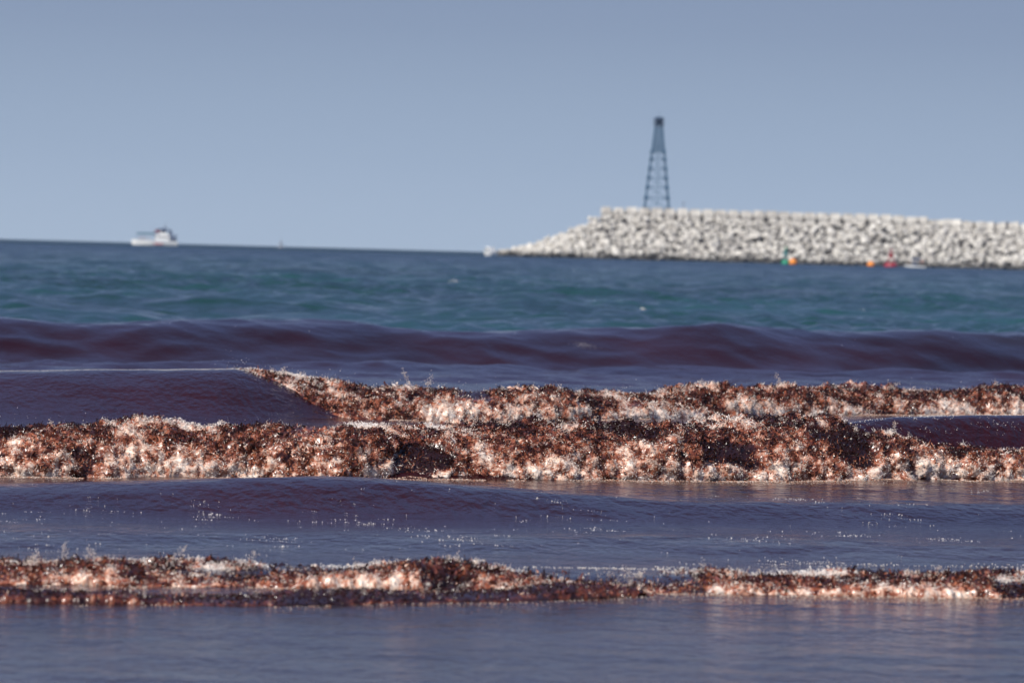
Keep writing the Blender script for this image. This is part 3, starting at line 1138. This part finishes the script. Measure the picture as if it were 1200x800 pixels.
def lattice_buoy(name, px, w, h, mat, mat2, label):
    o = empty(name, (water_x(px, BY), BY, 0))
    tag(o, label, 'buoy', 'channel buoys')
    mb = MB(); mb.lathe((0, 0, -0.4), [(w * .42, 0), (w * .5, .35), (w * .5, 1.3), (w * .38, 1.6)], 16); mb.build('hull_float', mat, o, True)
    mb = MB()
    for a in range(4):
        t = math.pi / 4 + a * math.pi / 2
        c, s = math.cos(t), math.sin(t)
        mb.bar((c * w * .32, s * w * .32, 1.1), (c * 0.22, s * 0.22, h * .8), 0.09)
        t2 = t + math.pi / 2
        for z in (0.33, .5, .66):
            f = 1 - z
            r = 0.22 + (w * .32 - .22) * f * 1.1
            mb.bar((c * r, s * r, h * z), (math.cos(t2) * r, math.sin(t2) * r, h * z), 0.06)
    mb.build('lattice_frame', mat2, o)
    mb = MB()
    mb.box((0, 0, h * .62), (0.95, 0.95, h * .26), 0.5, 0.7)
    mb.build('radar_reflector', mat2, o)
    mb = MB(); mb.lathe((0, 0, h * .8), [(.4, 0), (.4, .15), (.2, .2), (.2, .6), (.1, .8)], 10); mb.build('beacon_light', mat, o)


lattice_buoy('channel_buoy', 1044, 3.4, 5.0, M_RED, M_RED, 'red channel buoy with pyramid frame in front of the breakwater')
lattice_buoy('channel_buoy', 920.5, 2.0, 4.6, M_GREENB, M_GRB2, 'tall narrow green channel buoy left of an orange buoy')

# faint far marker on the horizon
fy = 3600.0
fo = empty('horizon_buoy', (water_x(329, fy), fy, 0))
tag(fo, 'tiny faint grey buoy alone on the horizon right of the tour boat', 'buoy')
mb = MB(); mb.lathe((0, 0, -.5), [(1.6, 0), (1.8, .6), (1.8, 1.3), (1.2, 1.7)], 12); mb.build('hull_float', M_GREY, fo)
mb = MB(); mb.lathe((0, 0, 1.1), [(1.1, 0), (.7, 2.2), (.25, 3.6)], 8); mb.build('frame', M_GREY, fo)
mb = MB(); mb.lathe((0, 0, 4.7), [(.35, 0), (.35, .6), (.1, .9)], 8); mb.build('lamp', M_GREY, fo)

# ------------------------------------------------------------------ people (tiny, aboard)
M_SKIN = plain('skin', (0.35, 0.2, 0.13), 0.6)


def person(loc, rz, shirt, label, seated=False, parent=None, trouser=None):
    """one continuous skinned figure, 1.7 m"""
    me = bpy.data.meshes.new('person')
    leg = 0.0
    if seated:
        v = [(0, 0, .52), (0, 0, .8), (0, 0, 1.05), (0, 0, 1.15), (0, -.02, 1.28), (0, 0, 1.36),
             (-.2, 0, 1.03), (-.26, -.1, .8), (-.2, -.3, .72), (.2, 0, 1.03), (.26, -.1, .8), (.2, -.3, .72),
             (-.1, -.05, .5), (-.13, -.42, .5), (-.13, -.42, .06), (-.13, -.56, .03), (.1, -.05, .5), (.13, -.42, .5), (.13, -.42, .06), (.13, -.56, .03)]
    else:
        v = [(0, 0, .93), (0, 0, 1.2), (0, 0, 1.42), (0, 0, 1.5), (0, -.02, 1.6), (0, 0, 1.7),
             (-.2, 0, 1.4), (-.27, -.03, 1.13), (-.25, -.15, .9), (.2, 0, 1.4), (.3, -.06, 1.15), (.28, -.25, 1.05),
             (-.1, 0, .88), (-.12, -.03, .5), (-.12, 0, .08), (-.12, -.14, .03), (.1, 0, .88), (.13, -.05, .5), (.13, .03, .08), (.13, -.11, .03)]
    e = [(0, 1), (1, 2), (2, 3), (3, 4), (4, 5), (2, 6), (6, 7), (7, 8), (2, 9), (9, 10), (10, 11), (0, 12), (12, 13), (13, 14), (14, 15), (0, 16), (16, 17), (17, 18), (18, 19)]
    r = [.15, .14, .15, .06, .1, .07, .07, .05, .035, .07, .05, .035, .1, .065, .045, .03, .1, .065, .045, .03]
    me.from_pydata(v, e, [])
    o = bpy.data.objects.new('person', me)
    COL.objects.link(o)
    sk = o.modifiers.new('skin', 'SKIN')
    for i, d in enumerate(me.skin_vertices[0].data if me.skin_vertices else []):
        d.radius = (r[i], r[i])
    if not me.skin_vertices:
        pass
    o.location = loc
    o.rotation_euler = (0, 0, rz)
    me.materials.append(M_SKIN)
    # clothes: shirt and trousers as close shells
    d0 = v[0][2]
    mb = MB()
    mb.lathe((0, 0, d0 - .02), [(.17, 0), (.18, .2), (.21, .42), (.13, .52)], 10)
    for s in (-1, 1):
        a = v[6] if s < 0 else v[9]
        b = v[7] if s < 0 else v[10]
        mb.bar(a, b, .085, 6, .07)
    mb.build('shirt', shirt, o)
    mb = MB()
    for a, b, c in ((12, 13, 14), (16, 17, 18)):
        mb.bar(v[a], v[b], .115, 6, .085)
        mb.bar(v[b], v[c], .085, 6, .065)
    mb.build('trousers', trouser or M_DK, o)
    tag(o, label, 'person', 'people on the far boats')
    return o


def hull_mesh(Lh, B, Hs, Hb, draft=0.5, n=14, sharp=1.6):
    """bow towards -X; returns verts/faces of a lofted hull with sheer"""
    v, f = [], []
    for i in range(n + 1):
        t = i / n
        x = -Lh / 2 + Lh * t
        w = B / 2 * min(1, (t * sharp) ** 0.6 + 0.02)
        zt = Hb + (Hs - Hb) * min(1, t * 1.5) ** 1.2
        rake = (1 - min(1, t * 3)) * 0.8
        for (yy, zz) in ((0, -draft), (w * .75, -draft * .5), (w * .93, zt * .45), (w, zt), (w * .86, zt + .02), (0, zt - .15)):
            v.append((x + rake * (1 - zz / max(zt, .1)) * .8, yy, zz))
        for (yy, zz) in ((-w * .86, zt + .02), (-w, zt), (-w * .93, zt * .45), (-w * .75, -draft * .5)):
            v.append((x + rake * (1 - zz / max(zt, .1)) * .8, yy, zz))
    m = 10
    for i in range(n):
        for k in range(m):
            f.append((i * m + k, i * m + (k + 1) % m, (i + 1) * m + (k + 1) % m, (i + 1) * m + k))
    f.append(tuple(range(m - 1, -1, -1)))
    f.append(tuple(n * m + k for k in range(m)))
    return v, f


# ------------------------------------------------------------------ tour boat at the left
M_REDS = plain('red_cloth', (0.45, 0.02, 0.04), 0.8)
M_NAVY = plain('navy_canvas', (0.03, 0.05, 0.11), 0.8)
M_TEALC = plain('teal_canvas', (0.05, 0.13, 0.18), 0.8)
M_BLUEC = plain('blue_cloth', (0.05, 0.12, 0.35), 0.8)
M_GLASS = plain('cabin_glass', (0.03, 0.05, 0.07), 0.1, 0.05)
TBY = 2900.0
S = TBY / F                                        # 0.435 m per pixel
bo = empty('tour_boat', (water_x(180.5, TBY), TBY, 0), math.radians(8))
tag(bo, 'white tour boat with canopy, cabin and red shirted passengers on the horizon', 'boat')
Lb = 54 * S
v, f = hull_mesh(Lb, 6.0, 2.3, 2.9, 0.5, 16, 2.2)
mesh_obj('hull', v, f, M_WHITE, bo, False)
mb = MB(); mb.box((2.0, -3.02, 0.9), (4.5, .08, .5)); mb.build('rubbing_strake', M_REDS, bo)
mb = MB(); mb.box((-4.2, 0, 6.0), (9.5, 5.2, .9), 0, .93); mb.build('canopy', M_TEALC, bo)
for x in (-8.6, -5.5, -2.4, .3):
    for y in (-2.4, 2.4):
        mb = MB(); mb.bar((x, y, 2.6), (x, y, 5.8), .07); mb.build('canopy_post', M_GREY, bo)
mb = MB(); mb.box((3.9, 0, 4.2), (7.4, 4.8, 3.1), 0, .93); mb.build('cabin', M_WHITE, bo)
mb = MB(); mb.box((4.6, 0, 6.9), (3.6, 3.6, 2.3), 0, .82); mb.build('wheelhouse', M_WHITE, bo)
for x in (2.1, 3.6, 5.1, 6.4):
    w = MB(); w.box((x, -2.33, 4.4), (1.0, .12, .8)); w.build('window', M_GLASS, bo)
w = MB(); w.box((4.6, -1.78, 7.1), (2.6, .3, .8)); w.build('window', M_GLASS, bo)
mb = MB(); mb.box((4.6, 0, 8.35), (5.8, 3.8, .6), 0, .9); mb.build('wheelhouse_roof', M_NAVY, bo)
mb = MB(); mb.bar((5.6, 0, 8.2), (6.2, 0, 12.0), .11); mb.bar((4.7, 0, 10.2), (7.4, 0, 10.2), .07); mb.build('mast', M_GREY, bo)
mb = MB(); mb.box((5.2, 0, 9.3), (1.6, .5, .45)); mb.build('radar', M_NAVY, bo)
mb = MB(); mb.bar((-1.4, 0, 6), (-1.6, 0, 9.2), .06); mb.build('antenna', M_GREY, bo)
mb = MB(); mb.box((1.5, 0, 7.3), (2.4, 3.4, 1.5), 0, .9); mb.build('red_awning', plain('dark_red_canvas', (0.16, 0.02, 0.04), 0.8), bo)
mb = MB(); mb.box((8.2, 0, 7.0), (1.6, 2.6, 2.6), 0, .6); mb.build('funnel', M_NAVY, bo)
# dark gear and rails on the raised stern
mb = MB()
for x in np.linspace(7.8, 11.6, 6):
    mb.bar((x, -2.6, 2.5), (x, -2.6, 4.6), .07)
    mb.bar((x, 2.6, 2.5), (x, 2.6, 4.6), .07)
for z in (3.6, 4.6):
    mb.bar((7.8, -2.6, z), (11.7, -2.6, z), .07)
    mb.bar((7.8, 2.6, z), (11.7, 2.6, z), .07)
mb.build('stern_rail', M_NAVY, bo)
mb = MB(); mb.box((9.3, 0, 5.3), (4.6, 4.0, .7), 0, .9); mb.build('stern_awning', M_NAVY, bo)
mb = MB(); mb.box((9.3, 0, 3.4), (3.6, 4.4, 1.9), 0, .9); mb.build('engine_box', M_NAVY, bo)
mb = MB(); mb.bar((-11.0, 0, 2.9), (-12.0, 0, 3.9), .06); mb.bar((-8.5, -2, 3.8), (-12.0, 0, 3.9), .05); mb.bar((-8.5, 2, 3.8), (-12.0, 0, 3.9), .05); mb.build('bow_rail', M_GREY, bo)
R8 = Matrix.Rotation(math.radians(8), 4, 'Z')


def aboard(x, y, z):
    p = R8 @ Vector((x, y, z))
    return (bo.location.x + p.x, bo.location.y + p.y, p.z)


for i, (x, y, sh, lb, st) in enumerate((
        (-7.2, -1.9, M_REDS, 'person in red shirt standing nearest the bow of the tour boat', False),
        (-5.9, -1.7, M_REDS, 'person in red shirt under the middle of the boat canopy', False),
        (-4.4, -1.9, M_NAVY, 'person in navy shirt under the tour boat canopy', False),
        (-2.6, -1.8, M_WHITE, 'person in white shirt standing under the canopy by the cabin', False))):
    person(aboard(x, y, 2.62), rnd.uniform(-.6, .6), sh, lb)
person(aboard(1.3, -1.4, 5.77), 0.2, M_REDS, 'person in dark red shirt on the cabin roof in front of the wheelhouse')
person(aboard(2.3, -1.6, 5.77), -0.3, M_REDS, 'person in red shirt leaning beside the wheelhouse of the tour boat')
person(aboard(8.4, -1.9, 2.62), 0.4, M_BLUEC, 'person in blue shirt at the stern of the tour boat')

# ------------------------------------------------------------------ made-up white boat standing in for a bright glint off the breakwater end
gy_ = 1500.0
mo = empty('glint_boat', (water_x(573, gy_), gy_, 0), math.radians(38))
tag(mo, 'made-up tiny white boat standing in for a bright glint off the left end of the breakwater', 'boat')
v, f = hull_mesh(3.4, 2.3, 1.2, 1.6, .25, 12, 2.0)
mesh_obj('hull', v, f, M_WHITE, mo)
mo.scale = (1.1, 1.1, 1.1)
mb = MB(); mb.box((.3, 0, 1.75), (2.0, 1.9, 1.2), 0, .75); mb.build('cabin', M_WHITE, mo)
mb = MB(); mb.box((-.68, 0, 1.8), (.08, 1.3, .4)); mb.build('windscreen', M_GLASS, mo)
mb = MB(); mb.box((1.8, 0, .6), (.35, .4, .9), 0, .8); mb.build('outboard_motor', M_DK, mo)

# ------------------------------------------------------------------ small dark skiff by the red buoy
ky = 1440.0
ko = empty('skiff', (water_x(1072, ky), ky, 0), math.radians(-6))
tag(ko, 'small white skiff with dark blue canopy right of the red buoy', 'boat')
v, f = hull_mesh(5.6, 1.9, .55, .8, .2, 12, 2.0)
mesh_obj('hull', v, f, M_WHITE, ko)
mb = MB(); mb.box((.2, 0, 2.35), (2.4, 1.6, .5), 0, .8); mb.build('canopy', M_NAVY, ko)
for x in (-.8, 1.2):
    for y in (-.65, .65):
        mb = MB(); mb.bar((x, y, .5), (x, y, 2.2), .05); mb.build('canopy_post', M_GREY, ko)
mb = MB(); mb.box((0, 0, 1.0), (1.3, .9, 1.0), 0, .9); mb.build('console', M_NAVY, ko)
mb = MB(); mb.box((2.8, 0, .6), (.35, .35, 1.0), 0, .8); mb.build('outboard_motor', M_DK, ko)
person((ko.location.x + 1.75, ky - .1, .5), -1.2, M_REDS, 'person in red shirt standing in the skiff behind its canopy')
person((ko.location.x - 1.5, ky - .2, .45), 1.2, M_NAVY, 'person in navy shirt standing at the bow of the skiff')


# ------------------------------------------------------------------ thin sea haze
hz = MB()
hz.box((0, 2290, 27), (4600, 4700, 58))
mh = bpy.data.materials.new('haze')
mh.use_nodes = True
nt = mh.node_tree
for n in list(nt.nodes):
    nt.nodes.remove(n)
pv = nt.nodes.new('ShaderNodeVolumePrincipled')
pv.inputs['Color'].default_value = (0.75, 0.85, 1.0, 1)
pv.inputs['Density'].default_value = 0.00003
mo_ = nt.nodes.new('ShaderNodeOutputMaterial')
nt.links.new(pv.outputs[0], mo_.inputs['Volume'])
h = hz.build('haze', mh)
tag(h, 'faint pale sea haze over the distant water', None, None, 'stuff')
